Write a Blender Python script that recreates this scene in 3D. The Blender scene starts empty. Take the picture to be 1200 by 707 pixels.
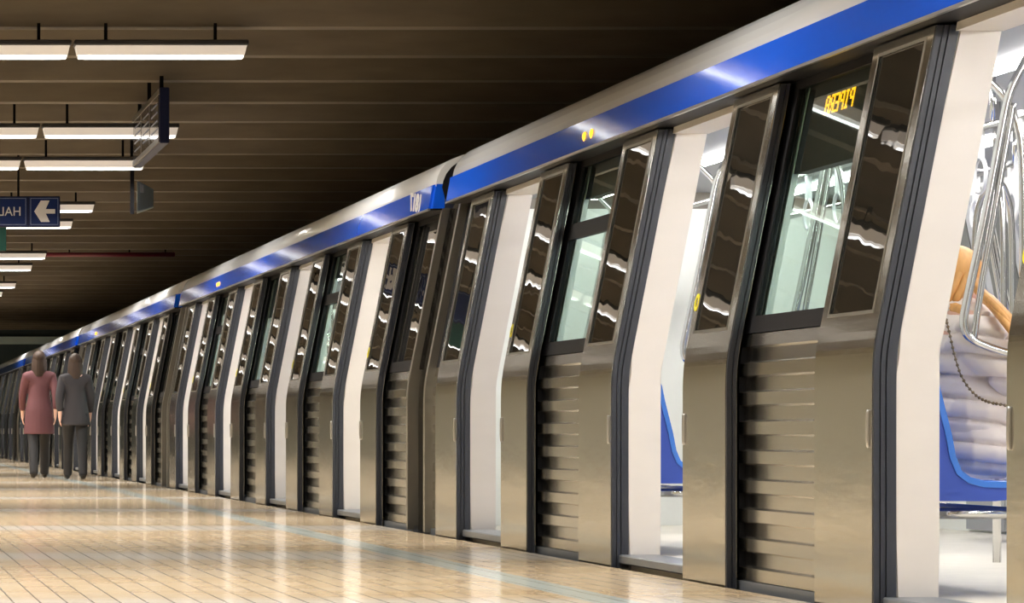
import bpy, bmesh, math, random
from mathutils import Vector, Matrix
random.seed(7)
C = bpy.context.scene.collection
F, VX, VY, EYE = 4009.0, -172.0, 506.0, 0.64      # focal length in px, vanishing point, eye height
CX = 5.2                                          # centre line of the train

# ------------------------------------------------------------------ materials
M = {}
def mat(name, col, rough=0.5, metal=0.0, coat=0.0, emit=None, estr=0.0, spec=0.5,
        bump=None, var=None):
    m = bpy.data.materials.new(name); m.use_nodes = True
    nt = m.node_tree; b = nt.nodes['Principled BSDF']
    b.inputs['Base Color'].default_value = (*col, 1)
    b.inputs['Roughness'].default_value = rough
    b.inputs['Metallic'].default_value = metal
    b.inputs['Coat Weight'].default_value = coat
    b.inputs['Coat Roughness'].default_value = 0.04
    b.inputs['Specular IOR Level'].default_value = spec
    if emit:
        b.inputs['Emission Color'].default_value = (*emit, 1)
        b.inputs['Emission Strength'].default_value = estr
    tc = nt.nodes.new('ShaderNodeTexCoord')
    def noise(scale, stretch, detail=2):
        mp = nt.nodes.new('ShaderNodeMapping'); mp.inputs['Scale'].default_value = stretch
        n = nt.nodes.new('ShaderNodeTexNoise'); n.inputs['Scale'].default_value = scale
        n.inputs['Detail'].default_value = detail
        nt.links.new(tc.outputs['Object'], mp.inputs['Vector']); nt.links.new(mp.outputs['Vector'], n.inputs['Vector'])
        return n
    if bump:
        scale, stretch, dist = bump
        n = noise(scale, stretch)
        bp = nt.nodes.new('ShaderNodeBump'); bp.inputs['Distance'].default_value = dist
        bp.inputs['Strength'].default_value = 1.0
        nt.links.new(n.outputs['Fac'], bp.inputs['Height']); nt.links.new(bp.outputs['Normal'], b.inputs['Normal'])
    if var:
        scale, stretch, amt = var
        n = noise(scale, stretch, 5)
        r = nt.nodes.new('ShaderNodeMapRange'); r.inputs['To Min'].default_value = 1 - amt; r.inputs['To Max'].default_value = 1 + amt
        mx = nt.nodes.new('ShaderNodeMix'); mx.data_type = 'RGBA'; mx.blend_type = 'MULTIPLY'
        mx.inputs[0].default_value = 1.0; mx.inputs[6].default_value = (*col, 1)
        nt.links.new(n.outputs['Fac'], r.inputs['Value']); nt.links.new(r.outputs['Result'], mx.inputs[7])
        nt.links.new(mx.outputs[2], b.inputs['Base Color'])
    M[name] = m
    return m

mat('steel', (.60, .585, .53), .15, 1.0, bump=(1.0, (3, 3, 12), .0009))
mat('corrugated_steel', (.62, .605, .56), .2, 1.0, bump=(1.0, (2, 2, 5), .0008))
mat('bright_steel', (.72, .71, .69), .13, 1.0)
mat('leaf_frame_steel', (.42, .40, .35), .34, 1.0)
mat('rubber', (.018, .021, .030), .38, spec=.6)
mat('black_paint', (.010, .010, .012), .55, spec=.15)
mat('dark_glass', (.010, .010, .009), .012, spec=.5, bump=(1.0, (2.2, 2.2, 4), .0011))
mat('blue_paint', (.007, .10, .74), .09, spec=.4, bump=(1.0, (2, .6, 3), .0012))
mat('roof_paint', (.90, .93, .97), .24, .15, coat=.3, bump=(1.0, (2, .7, 2), .0015))
mat('lip_metal', (.55, .54, .53), .3, 1.0)
mat('end_paint', (.13, .115, .095), .35, .3)
mat('pillar_white', (.66, .63, .60), .38, var=(3, (1, 1, 3), .06))
mat('lining', (.80, .82, .79), .35)
mat('train_floor', (.76, .72, .64), .4, var=(9, (1, 1, 1), .12))
mat('ceiling_metal', (.30, .31, .33), .5, .0, spec=.15)
mat('sill', (.24, .26, .29), .35, .7)
mat('seat_blue', (.030, .14, .62), .22, coat=.4)
mat('cheek_blue', (.035, .085, .46), .4)
mat('lip_blue', (.05, .20, .70), .3)
mat('amber', (.8, .3, .02), .3, emit=(1, .45, .03), estr=2.2)
mat('led_orange', (.6, .2, 0), .4, emit=(1, .42, .01), estr=2.6)
mat('interior_lamp', (.9, .9, .9), .4, emit=(1, .97, .93), estr=46.0)
mat('white_mark', (.8, .8, .82), .4)
mat('yellow_mark', (.75, .68, .02), .4)
mat('strap_white', (.75, .76, .78), .4)
mat('lamp_housing', (.02, .019, .02), .5)
mat('lamp_reflector', (.7, .66, .6), .5, emit=(1, .9, .82), estr=.30)
mat('lamp_tube', (.8, .8, .8), .4, emit=(1, .96, .9), estr=1.5)
mat('lamp_lens', (.8, .8, .8), .4, emit=(.93, .98, 1), estr=7.0)
mat('bracket', (.003, .003, .004), .7, spec=.08)
mat('sign_navy', (.004, .007, .035), .5, spec=.2)
mat('sign_blue', (.002, .012, .075), .5, spec=.2)
mat('sign_white', (.55, .53, .52), .5)
mat('sign_edge', (.12, .15, .24), .4)
mat('sign_green', (.0, .03, .02), .5, spec=.2)
mat('monitor_grey', (.24, .27, .24), .5)
mat('pipe_red', (.12, .006, .02), .5)
mat('board_glass', (.015, .02, .045), .12, spec=.7)
mat('skin', (.72, .45, .36), .5)
mat('hair_blond', (.62, .32, .10), .5, var=(14, (4, 4, .6), .35))
mat('hair_brown', (.045, .024, .015), .6, var=(14, (4, 4, .6), .3))
mat('jacket_cream', (.84, .77, .73), .5)
mat('jeans', (.03, .05, .12), .7)
mat('coat_rose', (.115, .040, .048), .8)
mat('coat_grey', (.035, .032, .038), .8)
mat('trousers_dark', (.016, .016, .019), .8)
mat('shoe_black', (.015, .015, .016), .4)
mat('chain', (.22, .17, .11), .3, .9)
mat('eye', (.03, .02, .02), .2)
mat('lips', (.5, .2, .18), .4)
mat('concrete_dark', (.06, .06, .06), .9, var=(2, (1, 1, 1), .2))
mat('end_wall', (.05, .075, .085), .7)
mat('lit_end_strip', (.62, .78, .80), .6)  # pale teal paints in the lit strip at the station's end
mat('wall_tile', (.50, .49, .40), .4)

# tinted see-through pane: Fresnel mix of clear tint and mirror reflection
def glass_mat():
    m = bpy.data.materials.new('window_glass'); m.use_nodes = True; nt = m.node_tree
    nt.nodes.clear()
    out = nt.nodes.new('ShaderNodeOutputMaterial'); mix = nt.nodes.new('ShaderNodeMixShader')
    tr = nt.nodes.new('ShaderNodeBsdfTransparent'); tr.inputs['Color'].default_value = (.80, .90, .86, 1)
    gl = nt.nodes.new('ShaderNodeBsdfGlossy'); gl.inputs['Roughness'].default_value = .02
    gl.inputs['Color'].default_value = (.9, .95, .92, 1)
    fr = nt.nodes.new('ShaderNodeFresnel'); fr.inputs['IOR'].default_value = 1.5
    ge = nt.nodes.new('ShaderNodeNewGeometry'); mm = nt.nodes.new('ShaderNodeMath'); mm.operation = 'MULTIPLY'
    iv = nt.nodes.new('ShaderNodeMath'); iv.operation = 'SUBTRACT'; iv.inputs[0].default_value = .8
    nt.links.new(ge.outputs['Backfacing'], iv.inputs[1]); iv.use_clamp = True
    nt.links.new(fr.outputs[0], mm.inputs[0]); nt.links.new(iv.outputs[0], mm.inputs[1]); nt.links.new(mm.outputs[0], mix.inputs[0]); nt.links.new(tr.outputs[0], mix.inputs[1]); nt.links.new(gl.outputs[0], mix.inputs[2])
    nt.links.new(mix.outputs[0], out.inputs['Surface'])
    M['window_glass'] = m
glass_mat()

def floor_mat():
    m = bpy.data.materials.new('platform_tiles'); m.use_nodes = True; nt = m.node_tree
    b = nt.nodes['Principled BSDF']; L = nt.links.new
    tc = nt.nodes.new('ShaderNodeTexCoord')
    br = nt.nodes.new('ShaderNodeTexBrick'); br.offset = 0.0; br.squash = 1.0
    br.inputs['Scale'].default_value = 1.0
    br.inputs['Brick Width'].default_value = .10; br.inputs['Row Height'].default_value = .20
    br.inputs['Mortar Size'].default_value = .0040; br.inputs['Mortar Smooth'].default_value = .3
    br.inputs['Bias'].default_value = -.1
    br.inputs['Color1'].default_value = (.80, .62, .40, 1); br.inputs['Color2'].default_value = (.72, .51, .29, 1)
    br.inputs['Mortar'].default_value = (.30, .24, .17, 1)
    L(tc.outputs['Object'], br.inputs['Vector'])
    sep = nt.nodes.new('ShaderNodeSeparateXYZ'); L(tc.outputs['Object'], sep.inputs[0])
    def math_(op, a, bb=None, c=None):
        n = nt.nodes.new('ShaderNodeMath'); n.operation = op
        for i, v in enumerate((a, bb, c)):
            if v is None: continue
            if isinstance(v, (int, float)): n.inputs[i].default_value = v
            else: L(v, n.inputs[i])
        return n.outputs[0]
    # broad warm / pale drift between tile courses
    mp = nt.nodes.new('ShaderNodeMapping'); mp.inputs['Scale'].default_value = (.35, 1.3, 1)
    L(tc.outputs['Object'], mp.inputs[0])
    nz = nt.nodes.new('ShaderNodeTexNoise'); nz.inputs['Scale'].default_value = 1.0; nz.inputs['Detail'].default_value = 3
    L(mp.outputs[0], nz.inputs['Vector'])
    drift = nt.nodes.new('ShaderNodeMapRange'); drift.inputs['From Min'].default_value = .35; drift.inputs['From Max'].default_value = .68
    L(nz.outputs['Fac'], drift.inputs['Value'])
    mx0 = nt.nodes.new('ShaderNodeMix'); mx0.data_type = 'RGBA'; mx0.blend_type = 'MIX'
    L(math_('MULTIPLY', drift.outputs[0], .5), mx0.inputs[0]); L(br.outputs['Color'], mx0.inputs[6]); mx0.inputs[7].default_value = (.84, .74, .58, 1)
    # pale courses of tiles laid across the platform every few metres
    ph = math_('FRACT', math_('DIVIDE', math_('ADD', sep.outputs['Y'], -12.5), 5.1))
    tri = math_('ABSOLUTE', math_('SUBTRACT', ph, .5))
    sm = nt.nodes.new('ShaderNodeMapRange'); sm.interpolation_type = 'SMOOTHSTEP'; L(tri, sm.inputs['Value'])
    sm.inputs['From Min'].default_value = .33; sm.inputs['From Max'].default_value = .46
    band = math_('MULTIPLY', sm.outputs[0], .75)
    # blue-white warning line along the edge
    line = math_('LESS_THAN', math_('ABSOLUTE', math_('ADD', sep.outputs['X'], -2.86)), .09)
    mort = math_('SUBTRACT', 1.0, br.outputs['Fac'])
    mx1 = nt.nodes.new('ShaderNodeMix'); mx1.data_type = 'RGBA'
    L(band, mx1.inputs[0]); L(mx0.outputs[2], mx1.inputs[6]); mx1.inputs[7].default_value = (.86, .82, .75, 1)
    mx2 = nt.nodes.new('ShaderNodeMix'); mx2.data_type = 'RGBA'
    L(math_('MULTIPLY', line, .8), mx2.inputs[0]); L(mx1.outputs[2], mx2.inputs[6]); mx2.inputs[7].default_value = (.60, .72, .72, 1)
    mx3 = nt.nodes.new('ShaderNodeMix'); mx3.data_type = 'RGBA'
    L(br.outputs['Fac'], mx3.inputs[0]); L(mx2.outputs[2], mx3.inputs[6]); mx3.inputs[7].default_value = (.26, .22, .17, 1)
    L(mx3.outputs[2], b.inputs['Base Color'])
    b.inputs['Roughness'].default_value = .13
    b.inputs['Specular IOR Level'].default_value = .5
    bp = nt.nodes.new('ShaderNodeBump'); bp.inputs['Distance'].default_value = .0012; bp.inputs['Strength'].default_value = .6
    mp2 = nt.nodes.new('ShaderNodeMapping'); mp2.inputs['Scale'].default_value = (2, 5, 1); L(tc.outputs['Object'], mp2.inputs[0])
    n2 = nt.nodes.new('ShaderNodeTexNoise'); n2.inputs['Scale'].default_value = 1.5; L(mp2.outputs[0], n2.inputs['Vector'])
    L(math_('ADD', math_('MULTIPLY', mort, .4), n2.outputs['Fac']), bp.inputs['Height']); L(bp.outputs[0], b.inputs['Normal'])
    M['platform_tiles'] = m
floor_mat()

def ceiling_mat():
    m = mat('ceiling_concrete', (.108, .086, .058), .8, var=(1.5, (1.2, 6, 6), .35))
ceiling_mat()

# ------------------------------------------------------------------ mesh helpers
def link(name, bm, material, parent=None, smooth=False):
    me = bpy.data.meshes.new(name)
    bmesh.ops.recalc_face_normals(bm, faces=bm.faces[:])
    bm.to_mesh(me); bm.free()
    if material: me.materials.append(M[material])
    if smooth:
        for p in me.polygons: p.use_smooth = True
    o = bpy.data.objects.new(name, me); C.objects.link(o)
    if parent: o.parent = parent
    return o
def empty(name, loc):
    o = bpy.data.objects.new(name, None); o.location = loc; o.empty_display_size = .2; C.objects.link(o); return o
def tag(o, label=None, cat=None, group=None, kind=None):
    if label: o['label'] = label
    if cat: o['category'] = cat
    if group: o['group'] = group
    if kind: o['kind'] = kind
    return o
def box(bm, x0, x1, y0, y1, z0, z1):
    v = [bm.verts.new(p) for p in ((x0,y0,z0),(x1,y0,z0),(x1,y1,z0),(x0,y1,z0),(x0,y0,z1),(x1,y0,z1),(x1,y1,z1),(x0,y1,z1))]
    for f in ((0,1,2,3),(4,5,6,7),(0,1,5,4),(1,2,6,5),(2,3,7,6),(3,0,4,7)): bm.faces.new([v[i] for i in f])
def bevel(bm, w, seg=2):
    bmesh.ops.bevel(bm, geom=bm.edges[:], offset=w, segments=seg, affect='EDGES', profile=.5)
def nb(): return bmesh.new()
BEND, KS, TILT, BASE = .92, .035, .195, 3.67
def prof(h):                                        # outer face of the body side, local to the train centre
    t = (h - BEND) / KS
    s = KS * (math.log1p(math.exp(t)) if t < 30 else t)
    return BASE - CX + TILT * s
def hsteps(h0, h1):
    hs = [h0]
    for h in (.70, .80, .84, .87, .90, .92, .94, .97, 1.0, 1.04, 1.14):
        if h0 + .005 < h < h1 - .005: hs.append(h)
    hs.append(h1); return hs
def shell(bm, y0, y1, h0, h1, o0, o1, sgn=1, hs=None):   # slab that follows the bent body side; sgn=-1: other side of the train
    hs = hs or hsteps(h0, h1)
    rings = []
    for h in hs:
        p = prof(h)
        rings.append([bm.verts.new((sgn*(p+o), y, h)) for o, y in ((o0,y0),(o0,y1),(o1,y1),(o1,y0))])
    for a, b in zip(rings, rings[1:]):
        for k in range(4): bm.faces.new((a[k], a[(k+1)%4], b[(k+1)%4], b[k]))
    bm.faces.new(rings[0]); bm.faces.new(rings[-1])
def prism(bm, pts, y0, y1):                         # closed (x,z) outline extruded along y
    a = [bm.verts.new((x, y0, z)) for x, z in pts]; b = [bm.verts.new((x, y1, z)) for x, z in pts]
    n = len(pts)
    for i in range(n): bm.faces.new((a[i], a[(i+1)%n], b[(i+1)%n], b[i]))
    bm.faces.new(a); bm.faces.new(b)
def smooth_path(pts, it=2):
    for _ in range(it):
        q = [pts[0]]
        for a, b in zip(pts, pts[1:]):
            q += [a.lerp(b, .25), a.lerp(b, .75)]
        q.append(pts[-1]); pts = q
    return pts
def tube(bm, pts, r, n=10, it=2):
    pts = [Vector(p) for p in pts]
    if it: pts = smooth_path(pts, it)
    rings = []; up = Vector((.31, .77, .2))
    for i, p in enumerate(pts):
        d = (pts[min(i+1, len(pts)-1)] - pts[max(i-1, 0)]).normalized()
        u = d.cross(up)
        if u.length < 1e-4: u = d.cross(Vector((1,0,0)))
        u.normalize(); w = d.cross(u); up = w.cross(d) if False else up
        rings.append([bm.verts.new(p + u*math.cos(2*math.pi*k/n)*r + w*math.sin(2*math.pi*k/n)*r) for k in range(n)])
    for a, b in zip(rings, rings[1:]):
        for k in range(n): bm.faces.new((a[k], a[(k+1)%n], b[(k+1)%n], b[k]))
    bm.faces.new(rings[0]); bm.faces.new(rings[-1])
def at(x, y, Y):                                    # where the sight line of a pixel meets depth Y
    return Vector(((x - VX)*Y/F, Y, (VY - y)*Y/F + EYE))

def text_mesh(s, height, name='lettering', ext=.004, bold=0.0):
    cu = bpy.data.curves.new(name, 'FONT'); cu.body = s; cu.size = height/.73; cu.extrude = ext/2; cu.offset = bold; cu.align_x = 'CENTER'
    o = bpy.data.objects.new(name, cu); C.objects.link(o)
    bpy.context.view_layer.update()
    me = bpy.data.meshes.new_from_object(o.evaluated_get(bpy.context.evaluated_depsgraph_get()))
    bpy.data.objects.remove(o); bpy.data.curves.remove(cu)
    return me

# ------------------------------------------------------------------ the station
def struct(name, bm, m):
    o = link(name, bm, m); o['kind'] = 'structure'; return o
PLAT = 3.575
bm = nb(); box(bm, -5, PLAT, -12, 101, -.35, 0); struct('floor', bm, 'platform_tiles')
bm = nb(); box(bm, PLAT, 9.2, -12, 101, -1.15, -1.05); struct('trim_1', bm, 'concrete_dark')
bm = nb()
box(bm, -5, 9.2, -12, 101, 3.98, 4.1)
yb = -11.0
while yb < 100:
    prism_pts = [(-.28, 3.98), (-.10, 3.60), (.10, 3.60), (.28, 3.98)]
    a = [bm.verts.new((-5, yb+dy, z)) for dy, z in prism_pts]; b = [bm.verts.new((9.2, yb+dy, z)) for dy, z in prism_pts]
    for i in range(4): bm.faces.new((a[i], a[(i+1)%4], b[(i+1)%4], b[i]))
    bm.faces.new(a); bm.faces.new(b)
    yb += 1.9
struct('ceiling', bm, 'ceiling_concrete')
bm = nb(); box(bm, -5.2, -5, -12, 101, -.35, 4.1); struct('wall_left', bm, 'wall_tile')
bm = nb(); box(bm, 9.2, 9.4, -12, 101, -1.15, 4.1); struct('wall_right', bm, 'concrete_dark')
bm = nb(); box(bm, -5.2, 9.4, 101, 101.2, -1.15, 4.1); struct('wall_back', bm, 'end_wall')
bm = nb(); box(bm, -5.2, 9.4, -12.2, -12, -1.15, 4.1); struct('wall_front', bm, 'wall_tile')
bm = nb(); box(bm, -5, 9.2, 100.86, 101, 3.22, 3.44); struct('trim_2', bm, 'lit_end_strip')  # lit strip on the end wall, painted as a pale beam

# ------------------------------------------------------------------ ceiling lights
LIGHT_H = 3.40
rows = [-6.7, .1, 3.9, 10.6, 14.4, 21.2, 25.0, 31.75, 35.6, 42.5, 45.9, 54.1, 58.0, 65.0, 69.0, 77.0, 95.0]  # last two rows are unseen, added to brighten the far end
FIX = 1.27
LAMP_W = 62.0
def make_light():
    bm = nb(); box(bm, -FIX/2, FIX/2, -.10, .10, .055, .095); bevel(bm, .008, 1)
    r = link('ceiling_light', bm, 'lamp_housing')
    bm = nb()
    pts = [(-.085, .055), (-.062, -.012), (.062, -.012), (.085, .055)]
    a = [bm.verts.new((-FIX/2+.012 + (.014 if z < 0 else 0), y, z)) for y, z in pts]
    b = [bm.verts.new((FIX/2-.012 - (.014 if z < 0 else 0), y, z)) for y, z in pts]
    for i in range(4): bm.faces.new((a[i], a[(i+1)%4], b[(i+1)%4], b[i]))
    bm.faces.new(a); bm.faces.new(b)
    link('diffuser', bm, 'lamp_reflector', r)
    bm = nb(); box(bm, -FIX/2+.032, FIX/2-.032, -.058, .058, -.034, -.0125); bevel(bm, .008, 2)
    t = link('tube_cover', bm, 'lamp_tube', r)
    bm = nb(); bm.faces.new([bm.verts.new((x, y, -.0345)) for x, y in ((-.56,-.045),(-.56,.045),(.56,.045),(.56,-.045))])
    link('lens', bm, 'lamp_lens', t)
    for s in (-.4, .4):
        bm = nb(); box(bm, s-.012, s+.012, -.012, .012, .0945, .585)
        link('hanger', bm, 'bracket', r)
    la = bpy.data.lights.new('lamp', 'AREA'); la.shape = 'RECTANGLE'; la.size = 1.15; la.size_y = .09
    la.energy = LAMP_W; la.color = (1, .94, .85); la.spread = math.radians(150)
    lo = bpy.data.objects.new('lamp', la); C.objects.link(lo); lo.parent = r; lo.location = (0, 0, -.040)
    return r
ORD = ['first','second','third','fourth','fifth','sixth','seventh','eighth','ninth','tenth','eleventh','twelfth','thirteenth']
def copy_tree(o, parent=None, skip=()):
    c = o.copy(); C.objects.link(c)
    if parent: c.parent = parent
    for ch in list(o.children):
        if ch in skip: continue
        copy_tree(ch, c, skip)
    return c
light0 = make_light(); first = True
WHERE = ['at the platform-edge end', 'second in from the platform edge', 'third in from the platform edge', 'fourth in from the platform edge']
vis = 0
for ri, y in enumerate(rows):
    for k in range(4):
        o = light0 if first else copy_tree(light0); first = False
        # the right-hand ends wander a little along the station
        o.location = ([2.88, 3.02, 3.04, 3.0, 2.95, 3.06, 3.04, 3.1, 3.02, 3.04, 3.1, 3.06, 3.1][max(ri-6, 0)] - FIX/2 - k*(FIX+.02), y, LIGHT_H)
        if y < 24.9:
            rowname = '%s row nearer than any in view' % ORD[5-ri]
        else:
            rowname = '%s row counting from nearest in view' % ORD[ri-6] if ri > 6 else 'nearest row in view'
        tag(o, 'fluorescent ceiling light, %s, %s' % (rowname, WHERE[k]), 'ceiling light', 'fluorescent lights under the ceiling')

# ------------------------------------------------------------------ the train
OPEN, LEAF, PITCH, MARG, MARGF = 1.39, .745, 4.17, 1.97, 1.31
LEN = 3*PITCH + OPEN + MARG + MARGF
DOORS = [MARG + i*PITCH for i in range(4)]          # near edge of each opening
LB, LT, WB, WT = -.01, 2.078, 1.075, 2.035          # leaf bottom/top, pane bottom/top
car = empty('metro_car', (CX, 0, 0))
interior_only = []                                   # left out of the far cars, where nothing of them shows
def part(name, bm, m, parent=car, smooth=False, inner=False):
    o = link(name, bm, m, parent, smooth)
    if inner: interior_only.append(o)
    return o

def door_leaf(y0, y1, lead):                         # lead: +1 leading edge at y1, -1 at y0
    bm = nb(); o0, o1 = -.07, -.022
    e = .012
    a, b = y0+e, y1-e
    shell(bm, a, b, LB, WB, o0, o1)
    shell(bm, a, a+.09, WB, LT, o0, o1); shell(bm, b-.09, b, WB, LT, o0, o1)
    shell(bm, a+.09, b-.09, WT, LT, o0, o1)
    d = part('door', bm, 'steel')
    bm = nb(); shell(bm, a+.088, b-.088, WB-.002, WT+.002, o0+.006, o1-.004)
    part('door_window', bm, 'dark_glass', d)
    bm = nb()                                        # thin metal border round the pane
    for (ya, yb, ha, hb) in ((a+.075, a+.09, WB-.012, WT+.012), (b-.09, b-.075, WB-.012, WT+.012), (a+.09, b-.09, WT, WT+.012), (a+.09, b-.09, WB-.012, WB)):
        shell(bm, ya, yb, ha, hb, o0-.002, o0+.004)
    part('window_border', bm, 'leaf_frame_steel', d)
    bm = nb()                                        # ribbed rubber on both vertical edges
    for (ys, s) in ((y0, -1), (y1, 1)):
        for (oa, ob, pr) in ((-.066, -.047, .0), (-.047, -.042, -.006), (-.042, -.027, .002), (-.027, -.022, -.006), (-.022, .012, .004)):
            if s*lead < 0 and oa > -.03: continue
            ya, yb = (ys - pr, ys + e + (.008 if oa < -.023 else .03)) if s < 0 else (ys - e - (.008 if oa < -.023 else .03), ys + pr)
            if oa < -.023:
                ya, yb = (ys - pr, ys + e) if s < 0 else (ys - e, ys + pr)
            shell(bm, ya, yb, LB+.002, LT-.002, oa, ob)
    part('rubber_seal', bm, 'rubber', d)
    yh = y1 - .045 if lead > 0 else y0 + .045        # recessed pull
    bm = nb(); xh = prof(.65)+o0
    for k in range(2): pass
    tube(bm, [(xh+.001, yh, .585), (xh-.003, yh, .592), (xh-.004, yh, .65), (xh-.003, yh, .708), (xh+.001, yh, .715)], .0085, n=12, it=2)
    part('handle', bm, 'lip_metal', d, smooth=True)
    return d
leaves = []
for y in DOORS:
    leaves.append(door_leaf(y - LEAF, y, 1)); leaves.append(door_leaf(y + OPEN, y + OPEN + LEAF, -1))

# yellow round mark on the leading stile of each near leaf
for d, y in zip(leaves[::2], DOORS):
    bm = nb()
    yc, hc, n = y - .045, 1.20, 20
    def ring(r, off):
        return [bm.verts.new((prof(hc + r*math.sin(t)) + off, yc + r*.9*math.cos(t), hc + r*math.sin(t))) for t in [2*math.pi*k/n for k in range(n)]]
    a, b = ring(.038, -.0725), ring(.022, -.0725); a2, b2 = ring(.038, -.0695), ring(.022, -.0695)
    for k in range(n):
        j = (k+1) % n
        bm.faces.new((a[k], a[j], b[j], b[k])); bm.faces.new((a[k], a[j], a2[j], a2[k])); bm.faces.new((b[k], b[j], b2[j], b2[k]))
    o = part('round_sticker', bm, 'yellow_mark', d)

# body side between the openings
segs = [(0.0, DOORS[0])] + [(DOORS[i] + OPEN, DOORS[i+1]) for i in range(3)] + [(DOORS[3] + OPEN, LEN)]
def corrugated(bm, y0, y1):
    hs, offs = [], []
    h = .03
    while h < 1.035:
        for dh, o in ((0, .0), (.050, .0), (.058, .022), (.112, .022)):
            if h + dh < 1.045: hs.append(h+dh); offs.append(o)
        h += .12
    rings = []
    for h, o in zip(hs, offs):
        p = prof(h); rings.append([bm.verts.new((p+q, y, h)) for q, y in ((o, y0), (o, y1), (.03, y1), (.03, y0))])
    for a, b in zip(rings, rings[1:]):
        for k in range(4): bm.faces.new((a[k], a[(k+1)%4], b[(k+1)%4], b[k]))
    bm.faces.new(rings[0]); bm.faces.new(rings[-1])
for si, (a, b) in enumerate(segs):
    l = a + (LEAF if si > 0 else 0); r = b - (LEAF if si < 4 else 0)   # visible stretch between the open leaves
    bm = nb(); corrugated(bm, l + (.0 if si else .06) - (.06 if si else 0), r + (.06 if si < 4 else -.06))
    part('corrugated_panel', bm, 'corrugated_steel')
    bm = nb(); wl, wr = l - .02 + (.10 if si == 0 else 0), r + .02 - (.10 if si == 4 else 0)
    shell(bm, l - (.06 if si else 0), r + (.06 if si < 4 else 0), 1.045, 1.115, .0, .03)          # black band round the pane
    shell(bm, l - (.06 if si else 0), wl + .06, 1.115, 2.05, .0, .03); shell(bm, wr - .06, r + (.06 if si < 4 else 0), 1.115, 2.05, .0, .03)
    shell(bm, l - (.06 if si else 0), r + (.06 if si < 4 else 0), 2.05, 2.10, .0, .03)
    if si in (1, 3): shell(bm, wl + .06, wr - .06, 1.66, 1.745, .0, .03)
    wf = part('window_frame', bm, 'black_paint')
    panes = [(1.115, 2.05)] if si in (0, 2, 4) else [(1.115, 1.66), (1.745, 2.05)]
    for (h0, h1) in panes:
        bm = nb(); shell(bm, wl + .06, wr - .06, h0, h1, .008, .014)
        part('pane', bm, 'window_glass' if 0 < si < 4 else 'dark_glass', wf)
    if si in (0, 4):                                 # corner posts at the car ends
        bm = nb()
        if si == 0: shell(bm, 0, .06, .0, 2.10, -.05, .05)
        else: shell(bm, LEN-.06, LEN, .0, 2.10, -.05, .05)
        part('corner_post', bm, 'leaf_frame_steel')
    bm = nb()                                        # pocket wall behind the open leaves
    if si > 0:
        shell(bm, a + .03, l - .06, .05, 2.10, .0, .03); part('pocket_wall', bm, 'black_paint'); bm = nb()
    if si < 4:
        shell(bm, r + .06, b - .03, .05, 2.10, .0, .03); part('pocket_wall', bm, 'black_paint')
        bm = nb()                                        # inner lining below and beside the window
    if 0 < si < 4:
        shell(bm, a + .035, b - .035, .05, 1.08, .045, .07)
        shell(bm, a + .035, wl + .05, 1.08, 2.06, .045, .07); shell(bm, wr - .05, b - .035, 1.08, 2.06, .045, .07)
    elif si == 0: shell(bm, .06, b - .035, .05, 2.06, .045, .07)
    else: shell(bm, a + .035, LEN - .06, .05, 2.06, .045, .07)
    part('wall_lining', bm, 'lining')
    if 0 < si < 4:
        bm = nb(); shell(bm, wl + .05, wr - .05, 1.70 if si == 2 else 1.88, 2.06, .05, .11)
        dp = part('display_housing', bm, 'black_paint')
        if si == 2:
            display_span = (wl, wr, dp)
# white pillars at the openings
for y in DOORS:
    for (ya, yb) in ((y - .03, y + .002), (y + OPEN - .002, y + OPEN + .03)):
        bm = nb(); shell(bm, ya, yb, .05, 2.075, .012, .165, hs=[.05,.3,.6,.76,.84,.90,.94,1.0,1.08,1.4,1.75,2.075])
        bmesh.ops.bevel(bm, geom=[e for e in bm.edges if abs((e.verts[0].co-e.verts[1].co).y) < 1e-5 and abs((e.verts[0].co-e.verts[1].co).z) > .01], offset=.008, segments=2, affect='EDGES')
        part('door_pillar', bm, 'pillar_white')
    bm = nb(); shell(bm, y + .002, y + OPEN - .002, 2.055, 2.11, .0, .17); part('door_header', bm, 'pillar_white')
    bm = nb(); box(bm, prof(.1)-.035, prof(.1)+.16, y - .02, y + OPEN + .02, .012, .055); bevel(bm, .006, 1)
    part('door_sill', bm, 'sill')
# long sill beam under the side
for a, b in segs:
    bm = nb(); box(bm, prof(.1)-.012, prof(.1)+.1, a + .021 - (.021 if a == 0 else 0), b - .021, -.12, .026)
    part('sill_beam', bm, 'sill')
# blue band, its metal lip, roof
FB, FT, FXO, FXT = 2.086, 2.258, 3.76 - CX, 3.80 - CX
bm = nb(); prism(bm, [(FXO, FB+.012), (FXT-.012, FT-.006), (FXT+.01, FT), (3.862-CX, FT), (3.862-CX, FB+.012)], 0, LEN)
bmesh.ops.bevel(bm, geom=[e for e in bm.edges if abs(e.verts[0].co.y-e.verts[1].co.y) < 1e-5 and min(e.verts[0].co.x, e.verts[1].co.x) < FXT+.005 and abs(e.verts[0].co.z-e.verts[1].co.z) > .02], offset=.025, segments=3, affect='EDGES')
fascia = part('blue_band', bm, 'blue_paint')
bm = nb(); prism(bm, [(FXO-.003, FB), (FXO-.003, FB+.0125), (FXO+.012, FB+.0125), (FXO+.012, FB)], .02, LEN-.02)
part('metal_lip', bm, 'lip_metal')
bm = nb(); prism(bm, [(FXO+.013, FB+.001), (FXO+.013, FB+.0115), (3.93-CX, FB+.0115), (3.93-CX, FB+.001)], .02, LEN-.02)
part('soffit', bm, 'black_paint')
bm = nb()
rp = [(FXT+.006, FT), (FXT+.016, FT+.045), (FXT+.036, FT+.09), (FXT+.07, FT+.132), (FXT+.115, FT+.165), (FXT+.18, FT+.19), (FXT+.30, FT+.215), (-.9, 2.50), (-.4, 2.54), (0, 2.55)]
full = rp + [(-x, z) for x, z in reversed(rp[:-1])]
full += [(-FXT-.006, FT-.1), (FXT+.016, FT-.1)]
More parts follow.
